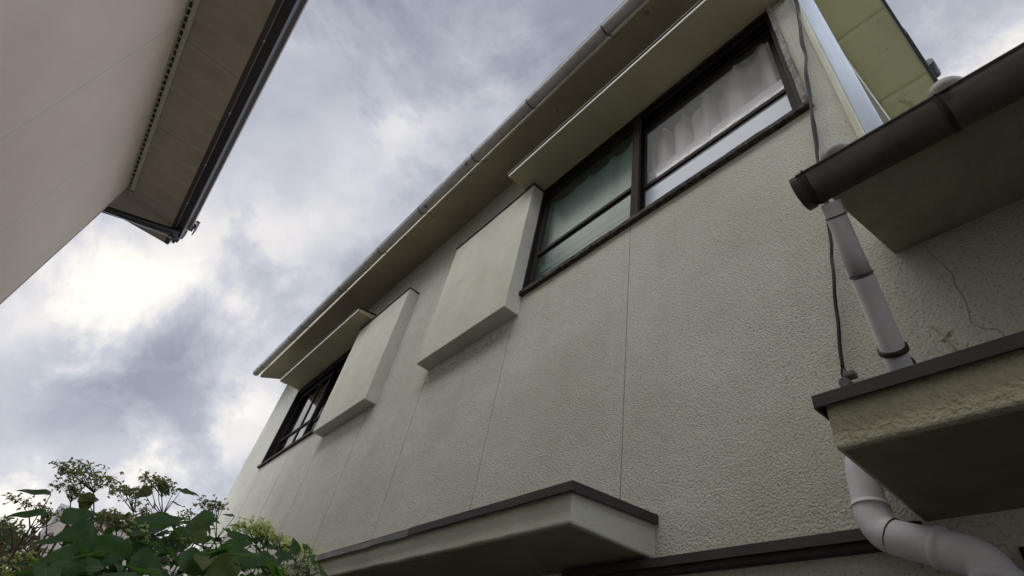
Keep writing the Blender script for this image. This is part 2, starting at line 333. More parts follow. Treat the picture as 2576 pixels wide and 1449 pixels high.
box(b, W+.152, 8, -2.6, -2.45, 0, 2.9); obj('wall', b, 'stucco_box', house)
b = BM(); box(b, W-.009, W+.01, .1625, .186, 2.9, 5.5, bev=.004, seg=.2, jit=.002); obj('corner_board', b, 'stucco_box', house)
b = BM(); box(b, 4.6, 4.62, .33, 2.3, 3.2, 5.5); box(b, 1.52, 4.6, 2.3, 2.32, 3.2, 5.5); box(b, 1.52, 4.6, .33, 2.29, 5.3, 5.32); box(b, 1.52, 4.6, .33, 2.29, 3.3, 3.32); obj('room_lining', b, mat('room_wall', (.7, .7, .68), .9), house)
b = BM(); box(b, 3.6, 3.62, 2.5, 7.7, 3.2, 5.5); box(b, 1.52, 3.6, 2.5, 7.7, 5.3, 5.32); box(b, 1.52, 3.6, 2.5, 7.7, 3.3, 3.32)
box(b, 1.9, 1.92, -2.4, .3, .1, 2.8); obj('interior_lining', b, 'dark_room', house)
# crack and old repair ridge in the plaster under the lower roof
b = BM(); pts = [(1.3495, y, z) for y, z in ((.155, 2.86), (.153, 2.831), (.146, 2.791), (.133, 2.733), (.139, 2.70), (.134, 2.658), (.141, 2.603), (.144, 2.58), (.126, 2.551), (.108, 2.542), (.1, 2.515), (.07, 2.50))]
tube(b, smooth_path(pts, 3), .0010, 5); obj('crack', b, mat('crack_dark', (.30, .28, .2), .9), house)
b = BM(); tube(b, smooth_path([(1.35, .222, 2.61), (1.35, .208, 2.58), (1.35, .202, 2.55), (1.35, .195, 2.514), (1.35, .19, 2.46)], 3), [.003, .005, .006, .005, .003], 6)
tube(b, smooth_path([(1.35, .19, 2.575), (1.35, .2, 2.567), (1.35, .212, 2.555)], 3), .004, 6); obj('plaster_ridge', b, 'stucco_rough', house, smooth=True)
# --- main roof
def roof_slab(b, x0, x1, y0, y1, z0, zr, th, pitch):
    m = (x0+x1)/2; h = (x1-x0)/2*pitch
    lo = [(x0, y0), (x1, y0), (x1, y1), (x0, y1)]; r0 = (m, y0+(m-x0)); r1 = (m, y1)
    for dz, sgn in ((0, -1), (th, 1)):
        v = [b.verts.new((x, y, z0+dz)) for x, y in lo] + [b.verts.new((*r0, z0+dz+h)), b.verts.new((*r1, z0+dz+h))]
        for f in ((0, 1, 4), (1, 2, 5, 4), (3, 0, 4, 5)): b.faces.new([v[i] for i in f])
        if dz == 0: lv = v
    for i, j in ((0, 1), (1, 2), (2, 5), (5, 3), (3, 0)): b.faces.new((lv[i], lv[j], v[j], v[i]))
    bmesh.ops.recalc_face_normals(b, faces=b.faces)
b = BM(); roof_slab(b, .93, 8.4, -.135, 8.03, 5.46, 0, .05, .38); obj('roof', b, 'tile', house)
b = BM(); prism(b, [(.985, 5.335), (1.37, 5.50), (1.37, 5.52), (.985, 5.355)], -.13, 7.995, seg=.5, z_slope=0); obj('soffit', b, 'soffit', house)
b = BM(); prism(b, [(.962, 5.325), (.984, 5.325), (.984, 5.46), (.962, 5.46)], -.13, 8.0, bev=.003, seg=.4, jit=.0015); obj('fascia', b, 'soffit', house)
b = BM(); prism(b, [(.985, 5.326), (1.352, 5.49), (1.352, 5.60), (.985, 5.46)], 7.997, 8.012); prism(b, [(1.25, 5.40), (1.349, 5.40), (1.349, 5.5), (1.25, 5.46)], 7.90, 7.996); obj('verge_board', b, 'paint', house)
# side eave seen from below, with battens
b = BM(); box(b, .99, 8.3, -.128, .1645, 5.46, 5.475)
soff = obj('side_soffit', b, 'olive', house, 'olive green side eave soffit with batten joints')
for x in (1.45, 2.09, 2.67, 3.3, 3.95, 4.6, 5.2):
    b = BM(); hexa(b, [(x-.03, -.125, 5.4595), (x+.03, -.125, 5.4595), (x+.03, .16, 5.4595), (x-.03, .16, 5.4595), (x-.026, -.125, 5.440), (x+.0, -.125, 5.440), (x+.0, .16, 5.440), (x-.026, .16, 5.440)])
    obj('soffit_batten', b, 'olive', house)
b = BM(); box(b, .99, 8.35, -.134, -.129, 5.452, 5.50); obj('fascia', b, mat('fascia_edge', (.42, .41, .34), .7), house)
b = BM()
for k in range(17):
    x = .95+.45*k; box(b, x, x+.445, -.152-.004*(k % 2), -.135, 5.455+.004*(k % 3), 5.53, bev=.004, jit=.003)
tube(b, [(2.62, -.16, 5.52), (2.72, -.16, 5.52)], .035, 12); tube(b, [(2.73, -.163, 5.54), (2.76, -.163, 5.54)], .03, 12)
obj('eave_tile', b, 'slate', house)
# --- gutters
def half_gutter(b, cx, cz0, r, y0, y1, slope=0, th=.004, n=14, seg=.5):
    k = max(1, int(abs(y1-y0)/seg)); rows = []
    prof = [(cx+r*math.cos(math.pi+math.pi*i/n), r*math.sin(math.pi+math.pi*i/n)) for i in range(n+1)] + [(cx+(r-th)*math.cos(math.pi+math.pi*i/n), (r-th)*math.sin(math.pi+math.pi*i/n)) for i in range(n, -1, -1)]
    for i in range(k+1):
        y = y0+(y1-y0)*i/k; sag = .003*math.sin(y*2.3)
        rows.append([b.verts.new((x, y, cz0+slope*(y-y0)+z+sag)) for x, z in prof])
    m = len(prof)
    for r0, r1 in zip(rows, rows[1:]):
        for i in range(m):
            f = b.faces.new((r0[i], r0[(i+1) % m], r1[(i+1) % m], r1[i])); f.smooth = True
    for q in (rows[0], rows[-1][::-1]): b.faces.new(q)
def half_disc(b, cx, cz, r, y0, y1, n=14):
    prof = [(cx+r*math.cos(math.pi+math.pi*i/n), cz+r*math.sin(math.pi+math.pi*i/n)) for i in range(n+1)]
    prism(b, prof, y0, y1)
GX, GZ, GS = .899, 5.245, .0165
gz = lambda y: GZ+GS*(y+.14)
b = BM(); half_gutter(b, GX, GZ, .046, -.14, 8.06, GS); half_disc(b, GX, gz(8.06), .0475, 8.05, 8.066)
tube(b, [(GX-.046, -.14, gz(-.14)), (GX-.046, 8.05, gz(8.05))], .003, 8)
gut = obj('gutter', b, 'pvc', house, 'weathered pale grey half-round gutter along the upper eave')
for y in (1.09, 1.83, 2.52, 3.36, 4.15, 5.08, 6.2, 6.62, 7.7, .3):
    b = BM(); half_gutter(b, GX, gz(y), .049, y-.006, y+.006); tube(b, [(GX+.05, y, gz(y)), (GX+.09, y, gz(y)+.04)], .004, 6); obj('gutter_bracket', b, mat('bracket_rust', (.10, .085, .075), .6) if 'bracket_rust' not in bpy.data.materials else bpy.data.materials['bracket_rust'], gut)
for y0 in (.55, 2.9, 4.5, 5.6):
    b = BM(); half_gutter(b, GX, gz(y0), .048, y0-.05, y0+.05); obj('gutter_joint', b, 'pvc', gut)
# --- shutter boxes
def shutter_box(y0, y1, z0, z1):
    b = BM(); box(b, 1.243, 1.36, y0, y1, z0, z1, bev=.005, seg=.15, jit=.0025)
    r = obj('shutter_box', b, 'stucco_box', house)
    b = BM(); box(b, 1.235, 1.355, y0-.008, y1+.008, z1+.002, z1+.012, bev=.002); box(b, 1.233, 1.238, y0-.008, y1+.008, z1-.008, z1+.0125)
    obj('cap_flashing', b, 'trim', r); return r
shutter_box(2.08, 3.075, 3.635, 4.845); shutter_box(3.86, 4.90, 3.63, 4.85)
# --- window hoods
def hood(y0, y1, z, nubs):
    b = BM(); prism(b, [(1.08, z), (1.36, z+.0), (1.36, z+.075), (1.08, z+.034)], y0, y1, bev=.003, jit=.001)
    r = obj('window_hood', b, 'hood', house)
    b = BM(); box(b, 1.072, 1.079, y0, y1, z+.001, z+.029, bev=.001); obj('lip_board', b, 'lip', r)
    b = BM(); prism(b, [(1.067, z+.037), (1.349, z+.079), (1.349, z+.085), (1.067, z+.045)], y0-.012, y1+.012); prism(b, [(1.064, z+.03), (1.069, z+.03), (1.069, z+.0455), (1.064, z+.0455)], y0-.012, y1+.012)
    obj('cap_flashing', b, 'trim', r)
    for x, y in nubs:
        b = BM(); tube(b, [(x, y, z+.002), (x, y, z-.006), (x+.004, y-.004, z-.012)], .003, 6); obj('hook', b, 'paint', r)
hood(.2, 2.185, 4.868, [(1.111, .513), (1.111, 1.033), (1.113, 1.34), (1.119, 1.866)])
hood(4.66, 6.90, 4.885, [(1.107, 6.5), (1.1, 5.95), (1.12, 5.65), (1.117, 5.1)])
# --- windows
def window(y0, y1, z0, z1, near):
    fw = .035
    b = BM(); box(b, 1.338, 1.48, y0, y1, z1-.03, z1-.001, bev=.002)             # head
    for k, x in enumerate((1.36, 1.39, 1.425, 1.455)): box(b, x, x+.012, y0+.02, y1-.02, z1-.055+.004*k, z1-.031)   # tracks
    box(b, 1.338, 1.48, y1-fw, y1-.001, z0+.03, z1-.031, bev=.002)                # far jamb
    box(b, 1.352, 1.48, y0+.001, y0+fw, z0+.03, z1-.031, bev=.002)                # near jamb
    fr = obj('window', b, 'wood', house)
    b = BM(); box(b, 1.322, 1.48, y0-.02, y1+.01, z0-.002, z0+.029, bev=.003, seg=.08, jit=.003); obj('sill', b, 'sill', fr)
    if near:
        b = BM(); box(b, 1.326, 1.351, y0-.014, y0+.010, z0+.03, z1+.0, bev=.003, seg=.07, jit=.002); obj('casing', b, 'wood_grey', fr, 'weathered grey casing board beside the window')
        b = BM(); box(b, 1.33, 1.345, 2.098, 2.112, 3.80, 4.8, bev=.002); box(b, 1.318, 1.347, 2.09, 2.112, 4.17, 4.29, bev=.006); obj('shutter_catch', b, 'wood', fr)
    zb, zt = z0+.03, z1-.05; mid = (y0+y1)/2
    def sash(x, a, c, bars, zbar, gm, gl, stile=.04, wm='wood', top=.045):
        b = BM(); e = .001
        box(b, x, x+.028, a, a+stile, zb, zt, bev=.002); box(b, x, x+.028, c-stile, c, zb, zt, bev=.002)
        box(b, x+e, x+.027, a+stile, c-stile, zt-top, zt); box(b, x+e, x+.027, a+stile, c-stile, zb, zb+.035, bev=.002)
        box(b, x-.002, x+.025, a+stile, c-stile, zbar-.014, zbar+.014, bev=.002)
        for q in bars: box(b, x+e, x+.024, q-.012, q+.012, zb+.035, zt-top)
        s = obj('sash', b, wm, fr)
        for za, zc, mm in ((zb+.035, zbar-.014, gm), (zbar+.014, zt-top, gl)):
            b = BM(); box(b, x+.012, x+.016, a+stile, c-stile, za, zc); obj('pane', b, mm, s)
        return s
    if near:
        sash(1.365, mid-.0, y1-fw, (), z0+.36, 'glass_green', 'glass_green')
        sash(1.412, y0+fw, mid+.03, (), z0+.36, 'glass_frost', 'glass_fig')
        b = BM(); box(b, 1.342, 1.364, mid-.026, mid+.026, z0+.03, z1-.031, bev=.003); obj('mullion', b, 'wood_brown', fr)
    else:
        sash(1.405, mid-.06, y1-fw, ((mid+y1)/2-.2,), z0+.36, 'glass', 'glass'); sash(1.435, y0+fw, mid, (), z0+.36, 'glass', 'glass')
    return fr
w1 = window(.29, 2.10, 3.785, 4.865, True)
w2 = window(4.95, 6.86, 3.785, 4.865, False)
b = BM(); box(b, 1.452, 1.462, .34, 1.21, 4.245, 4.33); obj('inner_strip', b, 'white_strip', w1, 'pale horizontal strip showing behind the glass')  # pale strip behind the upper pane, just above the glazing bar
b = BM(); box(b, 1.42, 1.43, 1.24, 2.05, 4.02, 4.09); obj('inner_strip', b, mat('green_strip', (.34, .42, .37), .7), w1)  # greenish strip behind the lower left pane, below the bar
# curtains
def curtain(name, y0, y1, zt, zb, x, m, label, n=220, folds=9, amp=.034):
    b = BM(); rows = []; nz = 10
    for i in range(n+1):
        y = y0+(y1-y0)*i/n; top = zt(y) if callable(zt) else zt
        sa = (y*folds*.75+.35*math.sin(y*5)) % 1
        ph = amp*((sa/.8*2-1) if sa < .8 else (1-(sa-.8)/.2*2))+.3*amp*math.sin(y*folds*6.1)
        rows.append([b.verts.new((x+ph*(1-.25*j/nz), y, top+(zb-top)*j/nz)) for j in range(nz+1)])
    for r0, r1 in zip(rows, rows[1:]):
        for j in range(nz):
            f = b.faces.new((r0[j], r0[j+1], r1[j+1], r1[j])); f.smooth = True
    o = obj(name, b, m); return tag(o, label, 'curtain')
def ctop(y):
    P = [(.3, 4.60), (.36, 4.70), (.386, 4.765), (.422, 4.836), (.503, 4.887), (.6, 4.81), (.637, 4.69), (.675, 4.722), (.691, 4.66), (.789, 4.753), (.8, 4.70), (.892, 4.706), (.948, 4.719), (.96, 4.66), (1.078, 4.724), (1.09, 4.66), (1.177, 4.725), (1.215, 4.70), (1.4, 4.65)]
    for (a, za), (c, zc) in zip(P, P[1:]):
        if a <= y <= c: return za+(zc-za)*(y-a)/(c-a)
    return 4.6
curtain('curtain', .33, 1.19, ctop, 3.83, 1.485, 'curtain', 'white bunched curtain with a scalloped top behind the right pane of the wide upper window')
curtain('curtain', 1.22, 2.12, 4.95, 3.83, 1.465, 'curtain_green', 'pale green curtain hanging straight behind the left pane of the wide upper window', folds=6, amp=.014)
curtain('curtain', 5.0, 6.7, lambda y: 4.55+.12*math.sin(y*5), 3.83, 1.56, 'curtain', 'white curtain inside the small upper window half hidden by a shutter box')
# --- lower canopies
def canopy(y0, y1, zb0, zb1, zf, zw, mats, label=None, kink=None):
    b = BM(); prism(b, [(1.0, zb0), (1.37, zb1), (1.37, zw-.004), (1.0, zf-.004)], y0, y1, bev=.006, seg=.06, jit=.003)
    r = obj('canopy', b, mats, house, label)
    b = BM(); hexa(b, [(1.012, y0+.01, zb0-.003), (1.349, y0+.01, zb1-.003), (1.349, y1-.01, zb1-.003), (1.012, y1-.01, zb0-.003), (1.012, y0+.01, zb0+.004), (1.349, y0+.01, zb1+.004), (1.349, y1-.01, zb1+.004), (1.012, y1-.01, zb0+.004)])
    obj('underside_shade', b, 'under', r)  # thin sheet added to carry the painted shade
    # flashing: lid, front lip and end lips
    lidm = 'trim'
    e = y0-.014 if True else y0
    b = BM()
    prism(b, [(.984, zf), (W-.001, zw), (W-.001, zw+.004), (.984, zf+.004)], e, y1+.014)
    if kink: box(b, .98, .985, e-.001, kink, zf-.024, zf+.0045, bev=.001)
    else: box(b, .98, .985, e-.001, y1+.014, zf-.024, zf+.0045, bev=.001)
    for y in (e-.001, y1+.010):
        t = [(.985, y, zf-.024), (W-.002, y, zw-.024), (W-.002, y, zw+.0045), (.985, y, zf+.0045)]
        hexa(b, t+[(p[0], y+.005, p[2]) for p in t])
    fl = obj('flashing', b, lidm, r)
    if kink:
        b = BM(); t = bmesh.new(); k = 30
        box(b, .979, .984, kink, y1+.014, zf-.0275, zf-.003, bev=.001, seg=.12, jit=.003); obj('flashing', b, 'trim_old', r, 'dusty pale section of the canopy edge flashing')
    return r
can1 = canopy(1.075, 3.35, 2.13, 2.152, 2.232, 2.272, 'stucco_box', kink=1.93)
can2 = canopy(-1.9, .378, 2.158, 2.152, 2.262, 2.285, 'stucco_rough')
# --- belt flashing low on the wall
b = BM(); prism(b, [(1.305, 2.112), (1.349, 2.125), (1.349, 2.152), (1.305, 2.137)], .379, 1.42, seg=.3, jit=.0012); prism(b, [(1.32, 2.10), (1.349, 2.10), (1.349, 2.1245), (1.32, 2.1165)], .379, 1.42)
obj('belt_flashing', b, 'trim', house, 'long dark metal strip low on the stucco wall')
# dark window below the right canopy
b = BM(); box(b, 1.335, 1.45, .17, .238, .905, 2.078, bev=.003); box(b, 1.335, 1.45, -1.6, .169, 2.0, 2.078, bev=.003); box(b, 1.335, 1.45, -1.6, .169, .905, .98, bev=.003)
lw = obj('window', b, 'wood', house); b = BM(); box(b, 1.40, 1.405, -1.59, .169, .981, 1.999); obj('pane', b, 'glass', lw)
# --- lower roof
lr_bottom = [(.93, 2.722), (1.37, 2.884), (1.37, 2.94), (.93, 2.79)]
b = BM(); prism(b, lr_bottom, -2.6, .228, bev=.004, seg=.08, jit=.004)
lroof = obj('lower_roof', b, mat('stained_stucco', (.46, .43, .31), .9, var=(.30, .275, .19), vscale=5, bumps=(('n', 8, .4, .02), ('n', 78, .8, .01))), house)
b = BM(); prism(b, [(.895, 2.775), (1.348, 2.945), (1.348, 2.985), (.895, 2.80)], -2.6, .236)
hexa(b, [(1.349, -2.6, 2.945), (4, -2.6, 3.9), (4, .163, 3.9), (1.349, .163, 2.945), (1.349, -2.6, 2.985), (4, -2.6, 3.94), (4, .163, 3.94), (1.349, .163, 2.985)])
obj('tile_bed', b, 'tile', lroof)
def dome_tile(y):
    b = BM(); r = .037
    x0, z0 = .885, 2.785
    path = [(x0, y, z0)]; t = []
    for a in (0, .35, .65, .9, 1): t.append(a)
    pts = [Vector((x0-.022*math.cos(a*math.pi/2), y, z0-.022*.37*math.cos(a*math.pi/2))) for a in t]
    rs = [.011, .024, .033, .0365, r]
    L_ = .45 if y > .16 else 1.6
    pts += [Vector((x0+.012, y, z0+.004)), Vector((x0+.0121, y, z0+.004)), Vector((x0+L_, y, z0+.37*L_))]; rs += [r, r*.9, r*.9]
    tube(b, pts, rs, 18); o = obj('round_tile', b, 'tile', lroof); return o
for k in range(12): dome_tile(.172-.222*k)
LGX, LGZ, LGR = .866, 2.713, .046
b = BM(); half_gutter(b, LGX, LGZ-.003*2.86, LGR, -2.6, .262, .003); half_disc(b, LGX, LGZ, LGR+.002, .25, .266)
tube(b, [(LGX-LGR, -2.6, LGZ-.003), (LGX-LGR, .25, LGZ+.001)], .0035, 8)
lg = obj('gutter', b, 'copper', house, 'dark brown half-round gutter of the lower roof')
for y in (.235, -.03, -.9, -1.8):
    b = BM(); half_gutter(b, LGX, LGZ, LGR+.002, y-.005, y+.005); tube(b, smooth_path([(LGX-LGR-.003, y, LGZ-.002), (LGX-LGR-.002, y, LGZ+.008), (LGX-LGR+.008, y, LGZ+.009), (LGX-LGR+.012, y, LGZ)], 4), .0025, 6); tube(b, [(LGX+LGR, y, LGZ), (.935, y, LGZ+.03)], .003, 6)
    obj('gutter_bracket', b, 'ring', lg)
# --- downpipes
b = BM(); tube(b, [(1.40, .134, 2.98), (1.40, .134, 4.0), (1.385, .132, 4.9), (1.33, .12, 5.25), (1.0, .09, 5.3)], .0265, 20)
dp1 = obj('downpipe', b, 'pipe_white', house, 'white upper downpipe running down the house corner')
b = BM()
up_ = [(.90, .222, 2.672), (.99, .240, 2.59), (1.03, .2465, 2.555)]
tube(b, up_, [.0205, .0215, .0225], 20)
tube(b, [(1.03, .2465, 2.555), (1.25, .290, 2.435), (1.275, .30, 2.40)], [.0235, .0255, .026], 20)
tube(b, smooth_path([(1.262, .292, 2.43), (1.272, .31, 2.39), (1.272, .41, 2.31), (1.27, .437, 2.255), (1.27, .44, 2.20), (1.27, .441, 2.165)], 5), [.026, .034], 20)
low = smooth_path([(1.27, .441, 2.17), (1.27, .440, 2.14), (1.268, .428, 2.108), (1.262, .400, 2.088), (1.256, .355, 2.068), (1.25, .315, 2.05), (1.25, .285, 2.035), (1.25, .268, 2.005), (1.25, .264, 1.96), (1.25, .264, 1.9)], 6)+[Vector((1.25, .264, z)) for z in (1.5, .8, .1)]
tube(b, low, .0348, 24)
dp2 = obj('downpipe', b, 'pipe', house, 'pale grey lower downpipe with an elbow under the right canopy')
def ring(p, d, r, t, m='ring', parent=dp2, h=.006, name='pipe_collar'):
    p = Vector(p); d = Vector(d).normalized(); b = BM(); tube(b, [p-d*h, p-d*h*.9, p+d*h*.9, p+d*h], [r, r+t, r+t, r], 24); return obj(name, b, m, parent)
dd = (Vector(up_[2])-Vector(up_[0]))
ring((.925, .227, 2.65), dd, .0208, .002, h=.0015); ring((1.028, .246, 2.557), dd, .0235, .0012, h=.0012)
ring((1.195, .279, 2.465), Vector((.22, .0435, -.12)), .0255, .005, h=.006, name='pipe_strap')
ring((1.27, .4405, 2.163), (0, 0, -1), .0348, .0025, 'pipe', h=.003)
ring((1.264, .410, 2.095), (-.003, -.03, -.018), .0348, .0012, h=.0012)
ring((1.2535, .336, 2.060), (-.003, -.04, -.018), .0348, .004, 'pipe', h=.007)
ring((1.25, .268, 2.0), (0, -.02, -1), .0348, .004, 'pipe', h=.009)
b = BM(); box(b, 1.25, 1.27, .262, .30, 2.462, 2.472, bev=.002); obj('strap_bolt', b, 'ring', dp2)
# --- cable
cab = thing('cable', (1.33, .17, 4.8), 'dark cable pair running loosely down the stucco beside the downpipe', 'cable')
cp = [(1.338, .155, 5.45), (1.336, .160, 4.95), (1.335, .167, 4.706), (1.332, .176, 4.6), (1.325, .183, 4.524), (1.322, .196, 4.4), (1.318, .216, 4.25), (1.33, .222, 4.15), (1.315, .238, 4.03), (1.312, .252, 3.95), (1.32, .266, 3.82), (1.318, .278, 3.72), (1.322, .294, 3.62), (1.325, .306, 3.52), (1.325, .318, 3.43), (1.32, .33, 3.27), (1.32, .352, 3.086), (1.325, .364, 3.0), (1.33, .378, 2.945), (1.325, .384, 2.88), (1.327, .4, 2.80), (1.332, .409, 2.75), (1.33, .414, 2.70), (1.332, .428, 2.627), (1.33, .435, 2.56)]
b = BM(); tube(b, smooth_path(cp, 6), .0052, 8); tube(b, smooth_path([(x+.004, y-.004+.004*math.sin(i*1.9), z) for i, (x, y, z) in enumerate(cp[:17])], 6), .0042, 8)
tube(b, smooth_path([(1.33, .435, 2.565), (1.327, .43, 2.54), (1.325, .437, 2.52), (1.322, .436, 2.50)], 4), .0025, 6)
tube(b, smooth_path([(1.33, .435, 2.565), (1.33, .442, 2.54), (1.33, .44, 2.52), (1.333, .452, 2.505), (1.338, .463, 2.49), (1.345, .47, 2.44)], 4), .0028, 6)
obj('wire', b, 'cable', cab)
b = BM(); box(b, 1.306, 1.33, .405, .432, 2.512, 2.53, bev=.004); tube(b, [(1.302, .433, 2.497), (1.33, .433, 2.499)], .0135, 14); obj('connector', b, 'grey_plastic', cab, smooth=False)
b = BM(); tube(b, smooth_path([(1.30, .20, 4.86), (1.31, .185, 4.90), (1.335, .175, 4.86), (1.345, .17, 4.83)], 4), .004, 6); box(b, 1.30, 1.345, .2, .225, 4.83, 4.866, bev=.003); obj('hood_clip', b, 'paint', house)
# ============================================================ neighbouring house (left)
nb = thing('house', (-1.6, 3, 0), 'neighbouring beige-grey house at upper left with a ventilated eave and dark gutter', 'house')
X0 = -1.6; ZS = 5.873
b = BM(); box(b, -8, X0, -8, 6.36, 0, 6.3); nw = obj('wall', b, 'left_wall', nb)
t = M_['left_wall'].node_tree; bs = t.nodes['Principled BSDF']; gc = t.nodes.new('ShaderNodeTexCoord'); sp = t.nodes.new('ShaderNodeSeparateXYZ'); t.links.new(gc.outputs['Object'], sp.inputs[0])
a = t.nodes.new('ShaderNodeMath'); a.operation = 'PINGPONG'; a.inputs[1].default_value = .605
a0 = t.nodes.new('ShaderNodeMath'); a0.operation = 'SUBTRACT'; a0.inputs[1].default_value = 3.75; t.links.new(sp.outputs[1], a0.inputs[0]); t.links.new(a0.outputs[0], a.inputs[0])
c_ = t.nodes.new('ShaderNodeMath'); c_.operation = 'LESS_THAN'; c_.inputs[1].default_value = .004; t.links.new(a.outputs[0], c_.inputs[0])
mm = t.nodes.new('ShaderNodeMath'); mm.operation = 'MULTIPLY'; mm.inputs[1].default_value = .35; t.links.new(c_.outputs[0], mm.inputs[0])
xx = t.nodes.new('ShaderNodeMix'); xx.data_type = 'RGBA'; t.links.new(mm.outputs[0], xx.inputs['Factor']); t.links.new(bs.inputs['Base Color'].links[0].from_socket, xx.inputs['A']); xx.inputs['B'].default_value = (.2, .18, .16, 1); t.links.new(xx.outputs['Result'], bs.inputs['Base Color'])
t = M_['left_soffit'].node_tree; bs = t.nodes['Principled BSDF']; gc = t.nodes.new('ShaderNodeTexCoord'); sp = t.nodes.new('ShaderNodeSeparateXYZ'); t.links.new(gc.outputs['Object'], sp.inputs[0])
pp = t.nodes.new('ShaderNodeMath'); pp.operation = 'PINGPONG'; pp.inputs[1].default_value = .15; t.links.new(sp.outputs[1], pp.inputs[0])   # paler stripes stand in for light on each panel's pressed ribs
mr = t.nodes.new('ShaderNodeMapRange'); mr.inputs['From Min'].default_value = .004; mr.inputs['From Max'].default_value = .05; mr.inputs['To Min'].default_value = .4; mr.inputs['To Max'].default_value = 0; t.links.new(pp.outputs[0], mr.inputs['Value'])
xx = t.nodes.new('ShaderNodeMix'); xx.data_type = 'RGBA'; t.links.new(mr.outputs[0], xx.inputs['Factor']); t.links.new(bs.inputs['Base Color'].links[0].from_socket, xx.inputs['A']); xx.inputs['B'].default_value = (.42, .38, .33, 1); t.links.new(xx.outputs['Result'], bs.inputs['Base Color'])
b = BM(); box(b, X0-.03, X0+.008, 6.361, 6.372, 0, 5.87, bev=.002); obj('corner_trim', b, 'left_edge', nb)
XO = -1.018
b = BM()
for y0, y1 in ((6.311, 6.99), (5.109, 6.305), (3.907, 5.103), (2.70, 3.901), (1.50, 2.694), (-8, 1.494)): box(b, -1.516, XO-.001, y0, y1, ZS, ZS+.016)
box(b, X0-2.5, -1.517, 6.373, 6.99, ZS, ZS+.016); box(b, X0-2.5, XO-.001, -8, 6.99, ZS+.05, ZS+.07)
obj('soffit', b, 'left_soffit', nb)
b = BM(); box(b, -1.598, -1.588, -8, 6.33, ZS-.014, ZS+.014); box(b, -1.555, -1.518, -8, 6.33, ZS-.014, ZS+.014); box(b, -1.5875, -1.5555, 6.318, 6.33, ZS-.014, ZS+.014)
y = 6.25
while y > 0: box(b, -1.5875, -1.5555, y-.008, y+.008, ZS-.012, ZS); y -= .081
obj('vent_strip', b, 'left_vent', nb)
b = BM(); box(b, XO, -.966, -8, 6.985, ZS-.007, 6.03, bev=.004); obj('fascia', b, 'left_fascia', nb)
b = BM(); box(b, -.962, -.882, -8, 6.83, 5.86, 6.005, bev=.006); ng = obj('gutter', b, 'left_gutter', nb, 'dark plum box gutter with small bright bolts')
b = BM(); tube(b, [(-.967, -8, 5.857), (-.967, 6.77, 5.857)], .0038, 6); obj('wire', b, 'left_edge', ng)
for y in (3.36, 4.33, 5.2, 5.97, 2.42):
    b = BM(); tube(b, [(-.967, y, 5.862), (-.967, y, 5.850)], [.010, .007], 8); obj('bolt', b, 'white_strip', ng)
b = BM(); box(b, -.897, -.853, -8, 6.74, 6.05, 6.105, bev=.004); box(b, -.88, -.87, -8, 6.72, 6.105, 6.14); obj('roof_edge', b, 'left_edge', nb)
b = BM(); box(b, -.88, -.842, 6.72, 6.83, 6.115, 6.225, bev=.003); box(b, -.92, -.876, 6.78, 6.905, 5.99, 6.075, bev=.003); box(b, -.853, -.81, 6.61, 6.785, 6.155, 6.166); box(b, -.82, -.81, 6.61, 6.83, 6.07, 6.166); box(b, -.953, -.92, 6.84, 6.94, 5.895, 5.97, bev=.003)
obj('verge_cap', b, 'left_gutter', nb)
b = BM(); box(b, -.87, -.815, 6.63, 6.67, 6.115, 6.15); obj('verge_cap', b, 'left_edge', nb)
b = BM(); tube(b, [(-1.9, 6.52, 5.36), (-1.75, 6.46, 5.44), (-1.62, 6.40, 5.50), (-.99, 6.565, 5.80), (-.93, 6.58, 5.865)], .046, 4)
tube(b, smooth_path([(-.99, 6.565, 5.80), (-.945, 6.63, 5.81), (-.915, 6.70, 5.84), (-.915, 6.72, 5.88)], 4), .033, 10)
ndp = obj('downpipe', b, 'black', nb, 'black downpipe offset under the eave of the left house')
b = BM(); tube(b, smooth_path([(-1.60, 6.40, 5.475), (-1.32, 6.50, 5.60), (-1.02, 6.63, 5.755), (-.95, 6.67, 5.78), (-.915, 6.64, 5.835), (-.945, 6.6, 5.86)], 6), .0045, 6); obj('wire', b, 'white_strip', ndp)
b = BM()
hexa(b, [(-.90, -8, 6.03), (-.90, 6.95, 6.03), (-5, 6.95, 7.7), (-5, -8, 7.7), (-.90, -8, 6.07), (-.90, 6.95, 6.07), (-5, 6.95, 7.74), (-5, -8, 7.74)]); obj('roof', b, 'slate', nb)
# ============================================================ far building
fb = thing('building', (1, 13, 0), 'low pinkish beige building far down the alley behind the flowering shrub', 'building')
b = BM(); box(b, -.215, 4.5, 12, 16, 0, 3.66); obj('wall', b, 'far_wall', fb)
b = BM(); box(b, -.265, -.21, 11.97, 12.02, 0, 3.64, bev=.004); box(b, -.265, 4.5, 11.96, 11.998, 3.62, 3.68, bev=.004); obj('corner_trim', b, 'far_trim', fb)
b = BM(); box(b, -.2, 4.4, 12.1, 16, 3.665, 3.69); obj('roof', b, 'slate', fb)
